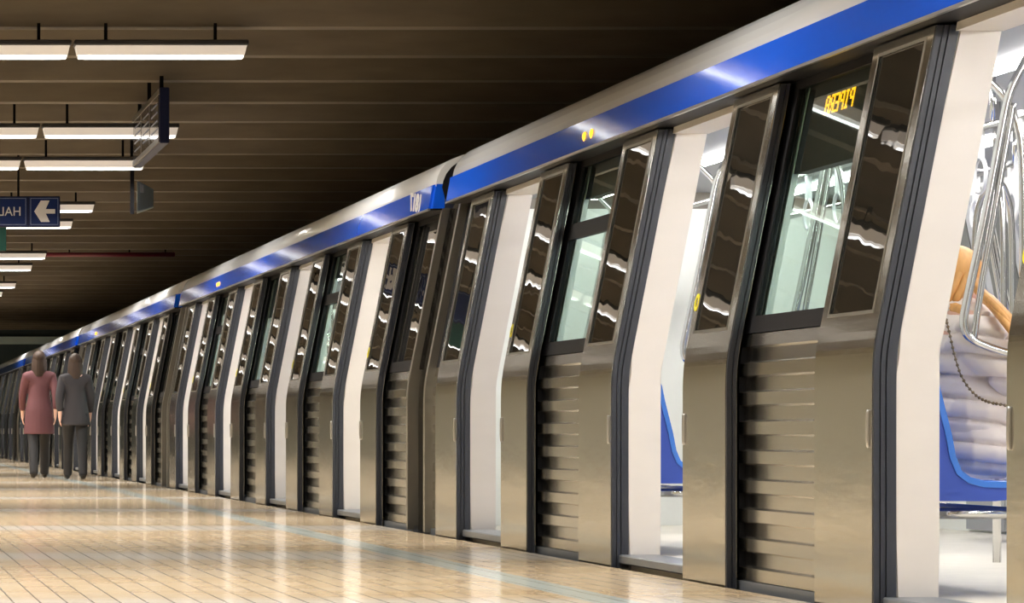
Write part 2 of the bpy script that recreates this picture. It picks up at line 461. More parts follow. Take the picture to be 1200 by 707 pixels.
prism(bm, full, .005, LEN-.005)
roof = part('roof', bm, 'roof_paint', smooth=False)
inset = [(x*.972, z-.022) for x, z in full[:-2]] + [(-FXT-.03, FT-.1), (FXT+.066, FT-.1)]
for ye in (-.001, LEN-.009):
    bm = nb(); prism(bm, inset, ye, ye+.01); part('roof_end_shade', bm, 'black_paint')  # black sheet painting in the shade of the recess between cars
for p in roof.data.polygons:
    if abs(p.normal.y) < .5: p.use_smooth = True
bm = nb()
for yj in (4.9, 9.2, 13.4): box(bm, FXT-.0165+.003, FXT+.02, yj, yj+.006, FT-.12, FT-.02)
part('band_joint', bm, 'rubber')
# other side of the car
bm = nb(); shell(bm, 0, LEN, .0, 1.08, .0, .06, -1)
for a, b in ((0, segs[1][0]+.5), (segs[1][1]-.5, segs[2][0]+.5), (segs[2][1]-.5, segs[3][0]+.5), (segs[3][1]-.5, LEN)):
    shell(bm, a, b, 1.08, 2.0, .0, .06, -1)
shell(bm, 0, LEN, 2.0, 2.3, .0, .06, -1)
part('far_side_wall', bm, 'lining')
for a, b in segs[1:4]:
    bm = nb(); shell(bm, a+.49, b-.49, 1.08, 2.0, .02, .04, -1); part('far_window', bm, 'dark_glass', inner=True)
for y in DOORS:
    bm = nb()
    shell(bm, y+.01, y+OPEN/2-.006, .06, 2.0, .062, .09, -1); shell(bm, y+OPEN/2+.006, y+OPEN-.01, .06, 2.0, .062, .09, -1)
    fd = part('far_door', bm, 'ceiling_metal', inner=True)
    bm = nb(); shell(bm, y+.12, y+OPEN/2-.12, 1.05, 1.9, .091, .094, -1); shell(bm, y+OPEN/2+.12, y+OPEN-.12, 1.05, 1.9, .091, .094, -1)
    part('far_door_window', bm, 'dark_glass', fd)
# floor, ceiling, lamps, ends
bm = nb(); box(bm, -1.50, 1.50, .05, LEN-.05, -.05, .045); part('car_floor', bm, 'train_floor')
bm = nb(); prism(bm, [(-1.26, 2.06), (-1.02, 2.115), (-.45, 2.125), (-.40, 2.155), (.40, 2.155), (.45, 2.125), (1.02, 2.115), (1.26, 2.06), (1.26, 2.2), (-1.26, 2.2)], .05, LEN-.05)
part('inner_ceiling', bm, 'ceiling_metal')
for x in (-.56, .56):
    bm = nb(); box(bm, x-.024, x+.024, .3, LEN-.3, 2.092, 2.1235); bevel(bm, .006, 1); part('light_strip', bm, 'interior_lamp')
for ya in (.0, LEN-.05):
    bm = nb(); yl = .055 if ya == 0 else LEN-.085
    box(bm, -1.24, 1.24, yl, yl+.03, .046, 2.05); part('end_lining', bm, 'lining', inner=True)
    bm = nb(); prism(bm, [(prof(0)+.02, -.1), (prof(.8)+.02, .8), (prof(.95)+.02, .95), (prof(2.1)+.02, 2.1), (-1.2, 2.3), (1.2, 2.3), (-prof(2.1)-.02, 2.1), (-prof(.95)-.02, .95), (-prof(.8)-.02, .8), (-prof(0)-.02, -.1)], ya, ya+.05)
    part('end_wall', bm, 'end_paint')
bm = nb()
for k in range(5):
    y0 = LEN + .02 + k*.1; w = 1.02 if k % 2 else 1.06
    box(bm, -w, w, y0, y0+.1, .0, 2.2)
part('gangway_bellows', bm, 'rubber')
bm = nb(); box(bm, -1.35, 1.35, .2, LEN-.2, -.75, -.125); bevel(bm, .03, 1); part('underframe', bm, 'black_paint')
for yc in (2.6, LEN-2.6):
    bm = nb()
    for dy in (-.95, .95):
        for x in (-.76, .70):
            bmesh.ops.create_cone(bm, cap_ends=True, segments=28, radius1=.40, radius2=.40, depth=.06, matrix=Matrix.Translation((x+.03, yc+dy, -.65)) @ Matrix.Rotation(math.pi/2, 4, 'Y'))
        tube(bm, [(-.75, yc+dy, -.65), (.75, yc+dy, -.65)], .07, it=0)
    part('wheelset', bm, 'corrugated_steel')
# amber side lamps
for dy in (0, .17):
    bm = nb(); bmesh.ops.create_uvsphere(bm, u_segments=12, v_segments=8, radius=.026, matrix=Matrix.Translation((FXO+.012, 12.92+dy, FB+.075)) @ Matrix.Diagonal((.5, 1, 1, 1)))
    o = part('side_lamp', bm, 'amber', smooth=True); o['label'] = 'glowing amber lamp'

# benches: against the platform side between the openings
CHEEK = [(3.855,.39),(4.10,.39),(4.24,.405),(4.31,.43),(4.33,.455),(4.31,.462)]
CURVE = [(4.30,.460),(4.16,.459),(4.06,.462),(4.012,.474),(3.978,.50),(3.957,.55),(3.942,.63),(3.922,.71),(3.902,.79),(3.888,.86),(3.876,.885)]
def bench(y0, y1, sgn=1, inner=True):
    X = lambda x: sgn*(x - CX)
    bm = nb(); prism(bm, [(X(x), z) for x, z in [(3.856,.40),(4.10,.40),(4.23,.415),(4.25,.43),(4.03,.43),(3.96,.445),(3.93,.48),(3.915,.55),(3.90,.63),(3.885,.71),(3.872,.79),(3.864,.87)]], y0+.021, y1-.021)
    b = part('bench', bm, 'cheek_blue', inner=inner)
    for k in (0, 1):
        bm = nb(); ya, yb = (y0, y0+.02) if k == 0 else (y1-.02, y1)
        prism(bm, [(X(x), z) for x, z in CHEEK + CURVE[1:] + [(3.855,.885)]], ya, yb)
        part('end_panel', bm, 'cheek_blue', b)
    for k in (0, 1):
        bm = nb(); ya, yb = (y0-.006, y0+.03) if k == 0 else (y1-.03, y1+.006)
        up = CURVE; n = len(up); dn = []
        for i, (x, z) in enumerate(up):
            p, q = Vector(up[max(i-1,0)]), Vector(up[min(i+1,n-1)]); t = (q-p).normalized(); nrm = Vector((t.y, -t.x))
            dn.append((x - nrm.x*.022, z - nrm.y*.022))
        # solid lip between the two curves
        prism(bm, [(X(x), z) for x, z in up] + [(X(x), z) for x, z in reversed(dn)], ya, yb)
        part('edge_lip', bm, 'lip_blue', b)
    n = 5; w = (y1-y0-.07)/n
    for i in range(n):                               # moulded seats with dished pans and backs
        bm = nb(); ya = y0 + .035 + i*w + .006; yb = ya + w - .012; N = 8
        top, bot = [], []
        for j in range(N+1):
            t = j/N; y = ya + (yb-ya)*t; d = .022*(1-(2*t-1)**4)
            row, row2 = [], []
            for i2, (x, z) in enumerate(CURVE):
                p, q = Vector(CURVE[max(i2-1,0)]), Vector(CURVE[min(i2+1,len(CURVE)-1)]); tt = (q-p).normalized()
                nx, nz = -tt.y, tt.x            # towards wall / down
                f = .35 if i2 in (0, len(CURVE)-1) else 1
                if nz > 0: nx, nz = -nx, -nz
                row.append(bm.verts.new((X(x - d*f*abs(nx) + .004), y, z - d*f*abs(nz) + .004)))
                row2.append(bm.verts.new((X(x - d*f*abs(nx) + .004 - .012*abs(nx)-.004), y, z - d*f*abs(nz) + .004 - .012*abs(nz)-.004)))
            top.append(row); bot.append(row2)
        for a, c in ((top, 1), (bot, -1)):
            for r1, r2 in zip(a, a[1:]):
                for k in range(len(r1)-1): bm.faces.new((r1[k], r1[k+1], r2[k+1], r2[k]))
        for j in range(N):
            for k in (0, -1): bm.faces.new((top[j][k], top[j+1][k], bot[j+1][k], bot[j][k]))
        for r1, r2 in ((top[0], bot[0]), (top[-1], bot[-1])):
            for k in range(len(r1)-1): bm.faces.new((r1[k], r1[k+1], r2[k+1], r2[k]))
        part('seat', bm, 'seat_blue', b, smooth=True)
    bm = nb()
    for y in (y0+.05, y1-.05): tube(bm, [(X(3.80), y, .345), (X(4.30), y, .345)], .021, it=0)
    tube(bm, [(X(4.24), y0+.03, .345), (X(4.24), y1-.03, .345)], .018, it=0)
    part('support_rail', bm, 'bright_steel', b, smooth=True)
    return b
for (a, b) in segs[1:4]:
    bench(a + .20, b - .20); bench(a + .20, b - .20, -1)

# stainless rails at the bench ends (shape taken at depth 12.35 for the door whose pillar is at 12.10)
def rail_pts(px):
    return [at(x, y, 12.35) for x, y in px]
R1 = rail_pts([(1212,424),(1182,415),(1152,406),(1132,396),(1126,380),(1131,352),(1146,285),(1162,205),(1177,122),(1184,100),(1206,60),(1216,14)])
R2 = rail_pts([(1185,122),(1172,200),(1158,280),(1146,345),(1139,400)])
R3 = rail_pts([(1147,82),(1163,97),(1180,115),(1193,142),(1199,180),(1200,260),(1200,420)])
for si, (a, b) in enumerate(segs[1:4]):
    for end, s in ((a, 1), (b, -1)):
        for sgn in ((1, -1)):
            bm = nb()
            for R, r in ((R1, .0155), (R2, .0125), (R3, .0135)):
                tube(bm, [(sgn*(p.x - CX), end + s*(.25 + (.03 if R is R3 else 0)), min(p.z, 2.12)) for p in R], r, n=12)
            part('grab_rail', bm, 'bright_steel', smooth=True, inner=True)
# bowed three-branch poles in the vestibules
for y in DOORS:
    yc = y + OPEN/2
    bm = nb()
    tube(bm, [(0, yc, .045), (0, yc, .82)], .019, it=0); tube(bm, [(0, yc, 1.80), (0, yc, 2.14)], .019, it=0)
    for k in range(3):
        t = 2*math.pi*k/3 + .5; dx, dy = .10*math.cos(t), .10*math.sin(t)
        tube(bm, [(0, yc, .78), (0, yc, .84), (dx*.6, yc+dy*.6, .90), (dx, yc+dy, 1.0), (dx, yc+dy, 1.60), (dx*.6, yc+dy*.6, 1.74), (0, yc, 1.79), (0, yc, 1.85)], .015, n=10)
    part('vestibule_pole', bm, 'bright_steel', smooth=True, inner=True)
# ceiling rails with hanging straps
for x in (-.42, .42):
    bm = nb(); tube(bm, [(x, .5, 1.93), (x, LEN-.5, 1.93)], .016, it=0)
    for y in [1.0 + 2.2*k for k in range(8)]:
        if y < LEN-.5: tube(bm, [(x, y, 1.93), (x, y, 2.14)], .012, it=0)
    part('ceiling_rail', bm, 'bright_steel', smooth=True, inner=True)
    for (a, b) in segs[1:4]:
        for k in range(5):
            y = a + .35 + k*.52
            bm = nb(); box(bm, x-.012, x+.012, y-.022, y+.022, 1.80, 1.955)
            st = part('strap', bm, 'strap_white', inner=True)
            bm = nb(); tube(bm, [(x, y + .075*math.sin(t), 1.727 + .075*math.cos(t)) for t in [2*math.pi*j/16 for j in range(17)]], .009, n=8, it=0)
            part('strap_ring', bm, 'strap_white', st, smooth=True)

# place the five cars
START = 22.34 - LEN - .61
car_labels = ['nearest metro car at right, doors open, with a seated passenger in view',
 'second metro car from the right, white number on its blue roof band',
 'third metro car from the right, between the numbered car and two walkers',
 'fourth metro car from the right, standing behind the two people walking',
 'farthest metro car, smallest, at the left edge of the photo']
cars = []
skipset = set(interior_only)
for i in range(5):
    c = car if i == 0 else None
    if i: c = copy_tree(car, None, skip=skipset if i > 1 else ())
    c.location = (CX, START + i*(LEN+.61), 0); cars.append(c)
    tag(c, car_labels[i], 'train car', 'cars of the metro train')
# amber destination board behind the glass of the nearest car, seen mirror-wise as in the photograph
GL = {'P':["11110","10001","10001","11110","10000","10000","10000"],'I':["01110","00100","00100","00100","00100","00100","01110"],
      'E':["11111","10000","10000","11110","10000","10000","11111"],'R':["11110","10001","10001","11110","10100","10010","10001"],
      'A':["01110","10001","10001","11111","10001","10001","10001"]}
def place_local(o, p): o.parent = p; return o
bm = nb(); pit = .0112; y0 = 13.40 - START; hb = 1.915
for li, ch in enumerate('PIPERA'):
    for r in range(7):
        for c_ in range(5):
            if GL[ch][r][c_] == '1':
                y = y0 + (li*6 + c_)*pit; h = hb + (6-r)*pit
                shell(bm, y, y+pit*.86, h, h+pit*.86, .046, .0505, hs=[h, h+pit*.86])
dh = [o for o in cars[0].children if o.name.startswith('display_housing')]
dh.sort(key=lambda o: o.data.vertices[0].co.y)
led = link('led_text', bm, 'led_orange', dh[1]); led['label'] = 'glowing orange dot-matrix lettering'
# mirrored white number near the end of the second car's blue band
me = text_mesh('1817', .115, 'number', bold=.006)
me.materials.append(M['white_mark'])
no = bpy.data.objects.new('car_number', me); C.objects.link(no); no.parent = cars[1]
# text x -> car +y mirrored: letters run towards the far end
sl = (FXT-.012-FXO)/((FT-.006)-(FB+.012))
no.matrix_local = Matrix(((0, sl, -1, FXO - .007), (1.0, 0, 0, .52), (0, 1, 0, FB+.03), (0, 0, 0, 1)))
no['label'] = 'white car number, reversed'

# ------------------------------------------------------------------ hanging signs
def hang_rod(name, x, y, z0, parent, m='bracket', w=.012):
    bm = nb(); box(bm, x-w, x+w, y-w, y+w, z0, 3.985); return link(name, bm, m, parent)
# direction sign (blue, two modules)
SY = 37.0
def spx(x, y): p = at(x, y, SY); return p.x, p.z
x0, _ = spx(-70, 0); xm0, _ = spx(31.5, 0); xm1, _ = spx(34.5, 0); x1, _ = spx(70.5, 0); _, zt = spx(0, 230); _, zb = spx(0, 266)
bm = nb(); box(bm, x0, x1, SY, SY+.10, zb, zt); bevel(bm, .006, 1)
sg = link('direction_sign', bm, 'sign_navy'); tag(sg, 'hanging dark blue sign with a white left arrow and reversed letters', 'sign')
for nm, xa, xb in (('text_panel', x0+.01, xm0), ('arrow_panel', xm1, x1-.012)):
    bm = nb(); box(bm, xa, xb, SY-.012, SY+.002, zb+.012, zt-.012); bevel(bm, .003, 1)
    p = link(nm, bm, 'sign_blue', sg)
    bm = nb(); e = .006
    for (a, b, c, d) in ((xa+.01, xb-.01, zb+.022, zb+.022+e), (xa+.01, xb-.01, zt-.022-e, zt-.022), (xa+.01, xa+.01+e, zb+.022, zt-.022), (xb-.01-e, xb-.01, zb+.022, zt-.022)):
        box(bm, a, b, SY-.0145, SY-.0115, c, d)
    link('border_line', bm, 'sign_edge', p)
    if nm == 'arrow_panel':
        pts = [(40,248),(47.8,235.2),(58,235.2),(53.5,245.3),(64.5,245.3),(64.5,250.5),(53.5,250.5),(58.2,260.3),(48,260.3)]
        bm = nb(); a = []; b = []
        for (x, y) in pts:
            X, Z = spx(x, y); a.append(bm.verts.new((X, SY-.016, Z))); b.append(bm.verts.new((X, SY-.011, Z)))
        bm.faces.new(a); bm.faces.new(b)
        for i in range(len(pts)): bm.faces.new((a[i], a[(i+1)%len(pts)], b[(i+1)%len(pts)], b[i]))
        link('arrow', bm, 'sign_white', p)
    else:
        me = text_mesh('HAL', 11*SY/F, 'letters'); me.materials.append(M['sign_white'])
        t = bpy.data.objects.new('lettering', me); C.objects.link(t); t.parent = p
        Xr, Zr = spx(24.8, 253)
        w = max(v.co.x for v in me.vertices)
        t.matrix_local = Matrix(((-.93, 0, 0, Xr - .93*w), (0, 0, -1, SY-.013), (0, 1, 0, Zr), (0, 0, 0, 1)))
_, zg = spx(0, 294); xg, _ = spx(7.5, 0)
bm = nb(); box(bm, x0+.05, xg, SY+.01, SY+.06, zg, zb-.004); bevel(bm, .004, 1)
g = link('exit_sign_panel', bm, 'sign_green', sg); g['label'] = 'green panel hung under the blue sign'
for x in (x0+.3, x1-.45): hang_rod('rod', x, SY+.05, zt-.01, sg)

# station board seen end-on
bm = nb(); box(bm, 2.555, 2.635, 28.5, 31.2, 3.045, 3.51); bevel(bm, .008, 1)
bd = link('station_board', bm, 'sign_navy'); tag(bd, 'long double-sided navy board hanging along the platform, seen nearly edge-on', 'sign')
bm = nb(); box(bm, 2.548, 2.557, 28.56, 31.14, 3.10, 3.455); link('face', bm, 'board_glass', bd)
bm = nb()
for (a, b) in ((3.455, 3.50), (3.055, 3.10)): box(bm, 2.545, 2.556, 28.52, 31.18, a, b)
link('face_frame', bm, 'end_paint', bd)
bm = nb()
for y in (29.42, 30.28): box(bm, 2.546, 2.556, y-.015, y+.015, 3.10, 3.455)
link('divider', bm, 'end_paint', bd)
bm = nb()
for k in range(3):
    for z in (3.17, 3.24, 3.31, 3.38): box(bm, 2.5455, 2.549, 28.66+k*.86, 29.25+k*.86, z, z+.012)
link('route_stripes', bm, 'sign_edge', bd)
for y in (28.8, 30.0, 31.0): hang_rod('rod', 2.595, y, 3.50, bd, w=.016)
# monitor on a black drop pole
bm = nb(); box(bm, 2.915, 2.955, 35.98, 36.02, 2.93, 3.985)
mo = link('platform_monitor', bm, 'bracket'); tag(mo, 'grey angled monitor box on a black drop pole below the navy board', 'monitor')
bm = nb()
q0, q1, q2, q3 = at(160.5, 211, 36.0), at(180, 222, 37.3), at(180, 242, 37.3), at(160.5, 248.5, 36.0)
f = [bm.verts.new(q) for q in (q0, q1, q2, q3)]; k = [bm.verts.new(q + Vector((q.x, q.y, 0)).normalized()*.3) for q in (q0, q1, q2, q3)]
bm.faces.new(f); bm.faces.new(k)
for i in range(4): bm.faces.new((f[i], f[(i+1)%4], k[(i+1)%4], k[i]))
bevel(bm, .008, 1); scr = link('monitor_box', bm, 'monitor_grey', mo)
bm = nb(); a0, a1, a2, a3 = at(164, 215.5, 36.22), at(168, 217.5, 36.48), at(168, 226, 36.48), at(164, 225.5, 36.22)
f = [bm.verts.new(q + Vector((.003, -.012, 0))) for q in (a0, a1, a2, a3)]; k = [bm.verts.new(q + Vector((0, .02, 0))) for q in (a0, a1, a2, a3)]
bm.faces.new(f); bm.faces.new(k)
for i in range(4): bm.faces.new((f[i], f[(i+1)%4], k[(i+1)%4], k[i]))
link('tag_plate', bm, 'sign_white', scr)
# red pipe under the beams
bm = nb(); tube(bm, [at(52, 300, 57) + Vector((0,0,.02)), at(205, 300, 57) + Vector((0,0,.02))], .038, it=0)
pp = link('ceiling_pipe', bm, 'pipe_red', smooth=True); tag(pp, 'dark red pipe running under the ceiling above the far cars', 'pipe')
for x in (3.6, 4.6, 5.2):
    bm = nb(); box(bm, x-.012, x+.012, 56.99, 57.01, 3.58, 3.99); link('pipe_hanger', bm, 'bracket', pp)

# ------------------------------------------------------------------ people
def skin_mesh(verts, edges, radii, levels=2, extra=None, voxel=None):
    me = bpy.data.meshes.new('tmp'); me.from_pydata([tuple(v) for v in verts], edges, []); me.update()
    o = bpy.data.objects.new('tmp', me); C.objects.link(o)
    md = o.modifiers.new('s', 'SKIN'); md.use_smooth_shade = True
    for i, d in enumerate(me.skin_vertices[0].data):
        r = radii[i]; d.radius = r if isinstance(r, tuple) else (r, r); d.use_root = (i == 0)
    o.modifiers.new('u', 'SUBSURF').levels = levels
    bpy.context.view_layer.update()
    out = bpy.data.meshes.new_from_object(o.evaluated_get(bpy.context.evaluated_depsgraph_get()))
    bpy.data.objects.remove(o)
    bm = nb(); bm.from_mesh(out)
    if extra: extra(bm)
    if voxel:
        me2 = bpy.data.meshes.new('tmp2'); bm.to_mesh(me2); bm.free()
        o = bpy.data.objects.new('tmp2', me2); C.objects.link(o)
        r = o.modifiers.new('r', 'REMESH'); r.mode = 'VOXEL'; r.voxel_size = voxel; r.use_smooth_shade = True
        s = o.modifiers.new('sm', 'SMOOTH'); s.iterations = 3; s.factor = .4
        bpy.context.view_layer.update()
        fin = bpy.data.meshes.new_from_object(o.evaluated_get(bpy.context.evaluated_depsgraph_get()))
        bpy.data.objects.remove(o)
        bm = nb(); bm.from_mesh(fin)
    return bm
def ell(bm, c, r, rot=None, seg=16):
    m = Matrix.Translation(c) @ (rot or Matrix()) @ Matrix.Diagonal((*r, 1))
    bmesh.ops.create_uvsphere(bm, u_segments=seg, v_segments=seg*2//3, radius=1, matrix=m)
class Skel:
    def __init__(s): s.v, s.e, s.r, s.n = [], [], [], {}
    def add(s, name, p, r, parent=None):
        s.n[name] = len(s.v); s.v.append(Vector(p)); s.r.append(r)
        if parent is not None: s.e.append((s.n[parent], s.n[name]))
        return s
def hand(sk, wrist, name, d, palm_n, side, curl, sc=1.0):
    """palm and five separate bent fingers from a wrist; d = direction, palm_n = palm normal, side = thumb side direction"""
    d, pn, sd = d.normalized(), palm_n.normalized(), side.normalized()
    W = Vector(sk.v[sk.n[wrist]])
    sk.add(name+'palm', W + d*.05*sc, (.030*sc, .018*sc), wrist)
    for k, (off, ln, st) in enumerate(((.030, .068, .085), (.010, .078, .092), (-.010, .072, .090), (-.028, .056, .082))):
        b = W + d*st*sc + sd*off*sc
        p1 = b + (d*math.cos(curl*.5) + pn*math.sin(curl*.5))*ln*.45*sc
        p2 = p1 + (d*math.cos(curl*1.3) + pn*math.sin(curl*1.3))*ln*.32*sc
        p3 = p2 + (d*math.cos(curl*1.9) + pn*math.sin(curl*1.9))*ln*.25*sc
        sk.add('%sk%d' % (name, k), b, .0095*sc, name+'palm')
        for j, p in enumerate((p1, p2, p3)): sk.add('%sf%d%d' % (name, k, j), p, (.0088-.0008*j)*sc, '%sk%d' % (name, k) if j == 0 else '%sf%d%d' % (name, k, j-1))
    t0 = W + d*.028*sc + sd*.028*sc; t1 = t0 + (d*.6 + sd*.8 + pn*.3).normalized()*.035*sc; t2 = t1 + (d*.9 + sd*.25 + pn*.4).normalized()*.03*sc
    sk.add(name+'t0', t0, .011*sc, name+'palm'); sk.add(name+'t1', t1, .010*sc, name+'t0'); sk.add(name+'t2', t2, .0085*sc, name+'t1')
def head_extra(c, fwd, up, s=1.0):
    """skull, jaw, nose, brow, ears as solids that the remesh fuses with the neck"""
    fwd, up = fwd.normalized(), up.normalized(); right = fwd.cross(up).normalized(); up = right.cross(fwd)
    R = Matrix((right, fwd, up)).transposed().to_4x4()
    def loc(x, y, z): return c + (right*x + fwd*y + up*z)*s
    def f(bm):
        ell(bm, loc(0, -.012, .025), (.074*s, .094*s, .088*s), R, 24)
        ell(bm, loc(0, .018, -.035), (.058*s, .070*s, .080*s), R, 20)
        ell(bm, loc(0, .058, -.092), (.030*s, .026*s, .022*s), R)
        ell(bm, loc(0, .094, -.022), (.013*s, .020*s, .026*s), R)
        ell(bm, loc(0, .082, .018), (.046*s, .014*s, .010*s), R)
        for k in (-1, 1): ell(bm, loc(k*.075, -.008, -.015), (.010*s, .020*s, .032*s), R)
    return f, loc, R

# ---- passenger on the bench of the nearest car
PZ = 12.62
def P(x, dy, h): return Vector((x, PZ + dy, h))
sk = Skel()
hipx = 4.12
sk.add('pelvis', P(hipx, 0, .565), (.13, .15))
sk.add('waist', P(4.10, 0, .70), (.115, .135), 'pelvis'); sk.add('chest', P(4.085, 0, .90), (.12, .15), 'waist'); sk.add('upper', P(4.075, 0, 1.03), (.09, .12), 'chest')
sk.add('neck', P(4.06, 0, 1.08), .05, 'upper'); sk.add('head', P(4.07, 0, 1.14), .055, 'neck')
for s, nm in ((-1, 'r'), (1, 'l')):
    sk.add(nm+'sh', P(4.08, s*.17, 1.02), .058, 'upper'); 
    sk.add(nm+'el', P(4.225, s*.235, .79), .043, nm+'sh'); sk.add(nm+'fa', P(4.25, s*.16, .92), .036, nm+'el'); sk.add(nm+'wr', P(4.222, s*.085, 1.03), .026, nm+'fa')
    hand(sk, nm+'wr', nm+'h', Vector((-.30, -s*.25, 1)), Vector((-.9, -s*.3, -.2)), Vector((.0, -s*1.0, .1)), .7)
    sk.add(nm+'hip', P(hipx+.05, s*.09, .55), .085, 'pelvis'); sk.add(nm+'kn', P(hipx+.46, s*.10, .545), .060, nm+'hip')
    sk.add(nm+'cf', P(hipx+.47, s*.10, .36), .052, nm+'kn'); sk.add(nm+'an', P(hipx+.45, s*.10, .125), .036, nm+'cf')
    sk.add(nm+'to', P(hipx+.60, s*.11, .075), .028, nm+'an')
hc = P(4.075, 0, 1.195); hf = Vector((.92, 0, -.38)); hu = Vector((.38, 0, .92))
fx, hl, HR = head_extra(hc, hf, hu, .98)
bm = skin_mesh(sk.v, sk.e, sk.r, 2, fx, .0075)
pa = link('person', bm, 'skin', smooth=True); tag(pa, 'seated person with long blond hair in a cream quilted jacket, head bowed', 'person')
bm = nb()
for k in (-1, 1): ell(bm, hl(k*.031, .077, -.002), (.012,.008,.008), HR, 10)
link('eyes', bm, 'eye', pa, True)
bm = nb(); ell(bm, hl(0, .083, -.062), (.022,.010,.007), HR, 10); link('lips', bm, 'lips', pa, True)
# quilted jacket
def quilt(bm, step, amt, zoff=0):
    bm.normal_update()
    for v in bm.verts:
        t = ((v.co.z + .12*v.co.x + zoff) / step) % 1.0
        d = min(t, 1-t)*step
        v.co += v.normal * amt * (.5*math.sin(math.pi*t) - .9*math.exp(-(d/.007)**2))
sk = Skel()
sk.add('p', P(4.10, 0, .60), (.155, .185)); sk.add('hem', P(4.115, 0, .555), (.145, .175), 'p')
sk.add('w', P(4.09, 0, .72), (.150, .170), 'p'); sk.add('c', P(4.085, 0, .90), (.150, .175), 'w'); sk.add('u', P(4.075, 0, 1.03), (.115, .135), 'c'); sk.add('col', P(4.085, 0, 1.105), (.082, .085), 'u')
for s, nm in ((-1, 'r'), (1, 'l')):
    sk.add(nm+'sh', P(4.08, s*.175, 1.01), .092, 'u'); sk.add(nm+'ua', P(4.15, s*.215, .90), .083, nm+'sh'); sk.add(nm+'el', P(4.23, s*.235, .79), .074, nm+'ua')
    sk.add(nm+'fa', P(4.255, s*.17, .90), .064, nm+'el'); sk.add(nm+'wr', P(4.232, s*.10, 1.00), .046, nm+'fa')
def puff(bm):
    ell(bm, P(4.14, 0, .575), (.20, .225, .125)); ell(bm, P(4.115, 0, .72), (.175, .205, .17)); ell(bm, P(4.10, 0, .92), (.165, .19, .19))
    ell(bm, P(4.065, 0, 1.085), (.095, .10, .055))
    for s in (-1, 1): ell(bm, P(4.20, s*.10, .575), (.16, .115, .105))
bm = skin_mesh(sk.v, sk.e, sk.r, 2, puff, .0065)
quilt(bm, .078, .021)
link('jacket', bm, 'jacket_cream', pa, True)
sk = Skel(); sk.add('p', P(hipx+.02, 0, .54), (.08, .10))
for s, nm in ((-1, 'r'), (1, 'l')):
    sk.add(nm+'h', P(hipx+.12, s*.095, .545), .080, 'p'); sk.add(nm+'k', P(hipx+.465, s*.10, .545), .072, nm+'h'); sk.add(nm+'c', P(hipx+.475, s*.10, .36), .063, nm+'k'); sk.add(nm+'a', P(hipx+.455, s*.10, .135), .050, nm+'c')
link('jeans', skin_mesh(sk.v, sk.e, sk.r, 2), 'jeans', pa, True)
for s in (-1, 1):
    sk = Skel(); sk.add('a', P(hipx+.44, s*.10, .105), (.045,.05)); sk.add('m', P(hipx+.52, s*.105, .085), (.034, .044), 'a'); sk.add('t', P(hipx+.62, s*.11, .072), (.024, .040), 'm')
    link('shoe', skin_mesh(sk.v, sk.e, sk.r, 2), 'shoe_black', pa, True)
# long hair: cap plus locks over the shoulder nearest the camera
bm = nb()
ell(bm, hl(0, -.022, .036), (.086, .100, .092), HR, 24)
for k in range(26):
    s = -1 if k % 2 else 1
    a = random.uniform(-.085, .02); w = random.uniform(.055, .088)
    p0 = hl(s*w*.8, a*.8, .05); p1 = hl(s*w*1.08, a, -.03); p2 = hl(s*w*1.05, a-.005, -.10)
    p3 = P(4.09 + random.uniform(-.05, .05), s*random.uniform(.08, .17), 1.08); p4 = P(4.10 + random.uniform(-.06, .09), s*random.uniform(.14, .215), .99)
    if s < 0 : pass
    tube(bm, [p0, p1, p2, p3, p4], random.uniform(.013, .020), n=7, it=2)
for k in range(16):                                   # lock falling forward over the near sleeve
    t = k/15; j = Vector((random.uniform(-.012,.012), random.uniform(-.012,.012), random.uniform(-.012,.012)))
    tube(bm, [hl(.075, .02, .02) + j, P(4.12, -.12, 1.15) + j, P(4.14, -.26 , 1.085) + j*1.6, P(4.175, -.315, 1.02 ) + j*2, P(4.215, -.325, .955 + .03*t) + j*2.2], .0115, n=7, it=2)
link('hair', bm, 'hair_blond', pa, True)
bm = nb(); n = 0
def chain(pts):
    pts = smooth_path([Vector(p) for p in pts], 3)
    acc = 0; last = pts[0]
    for p in pts:
        if (p-last).length > .011:
            d = (p-last).normalized()
            ell(bm, p, (.0062,.0062,.0062), None, 8); last = p
chain([at(1108,372,12.40), at(1113,392,12.35), at(1119,420,12.34), at(1128,446,12.34), at(1143,464,12.34), at(1158,472,12.33), at(1172,474,12.32), at(1200,480,12.33)])
tube(bm, [at(1108,372,12.405), at(1113,392,12.355), at(1119,420,12.345), at(1128,446,12.345), at(1143,464,12.345), at(1158,472,12.335), at(1172,474,12.325), at(1200,480,12.335)], .0025, n=6)
link('bag_chain', bm, 'chain', pa, True)

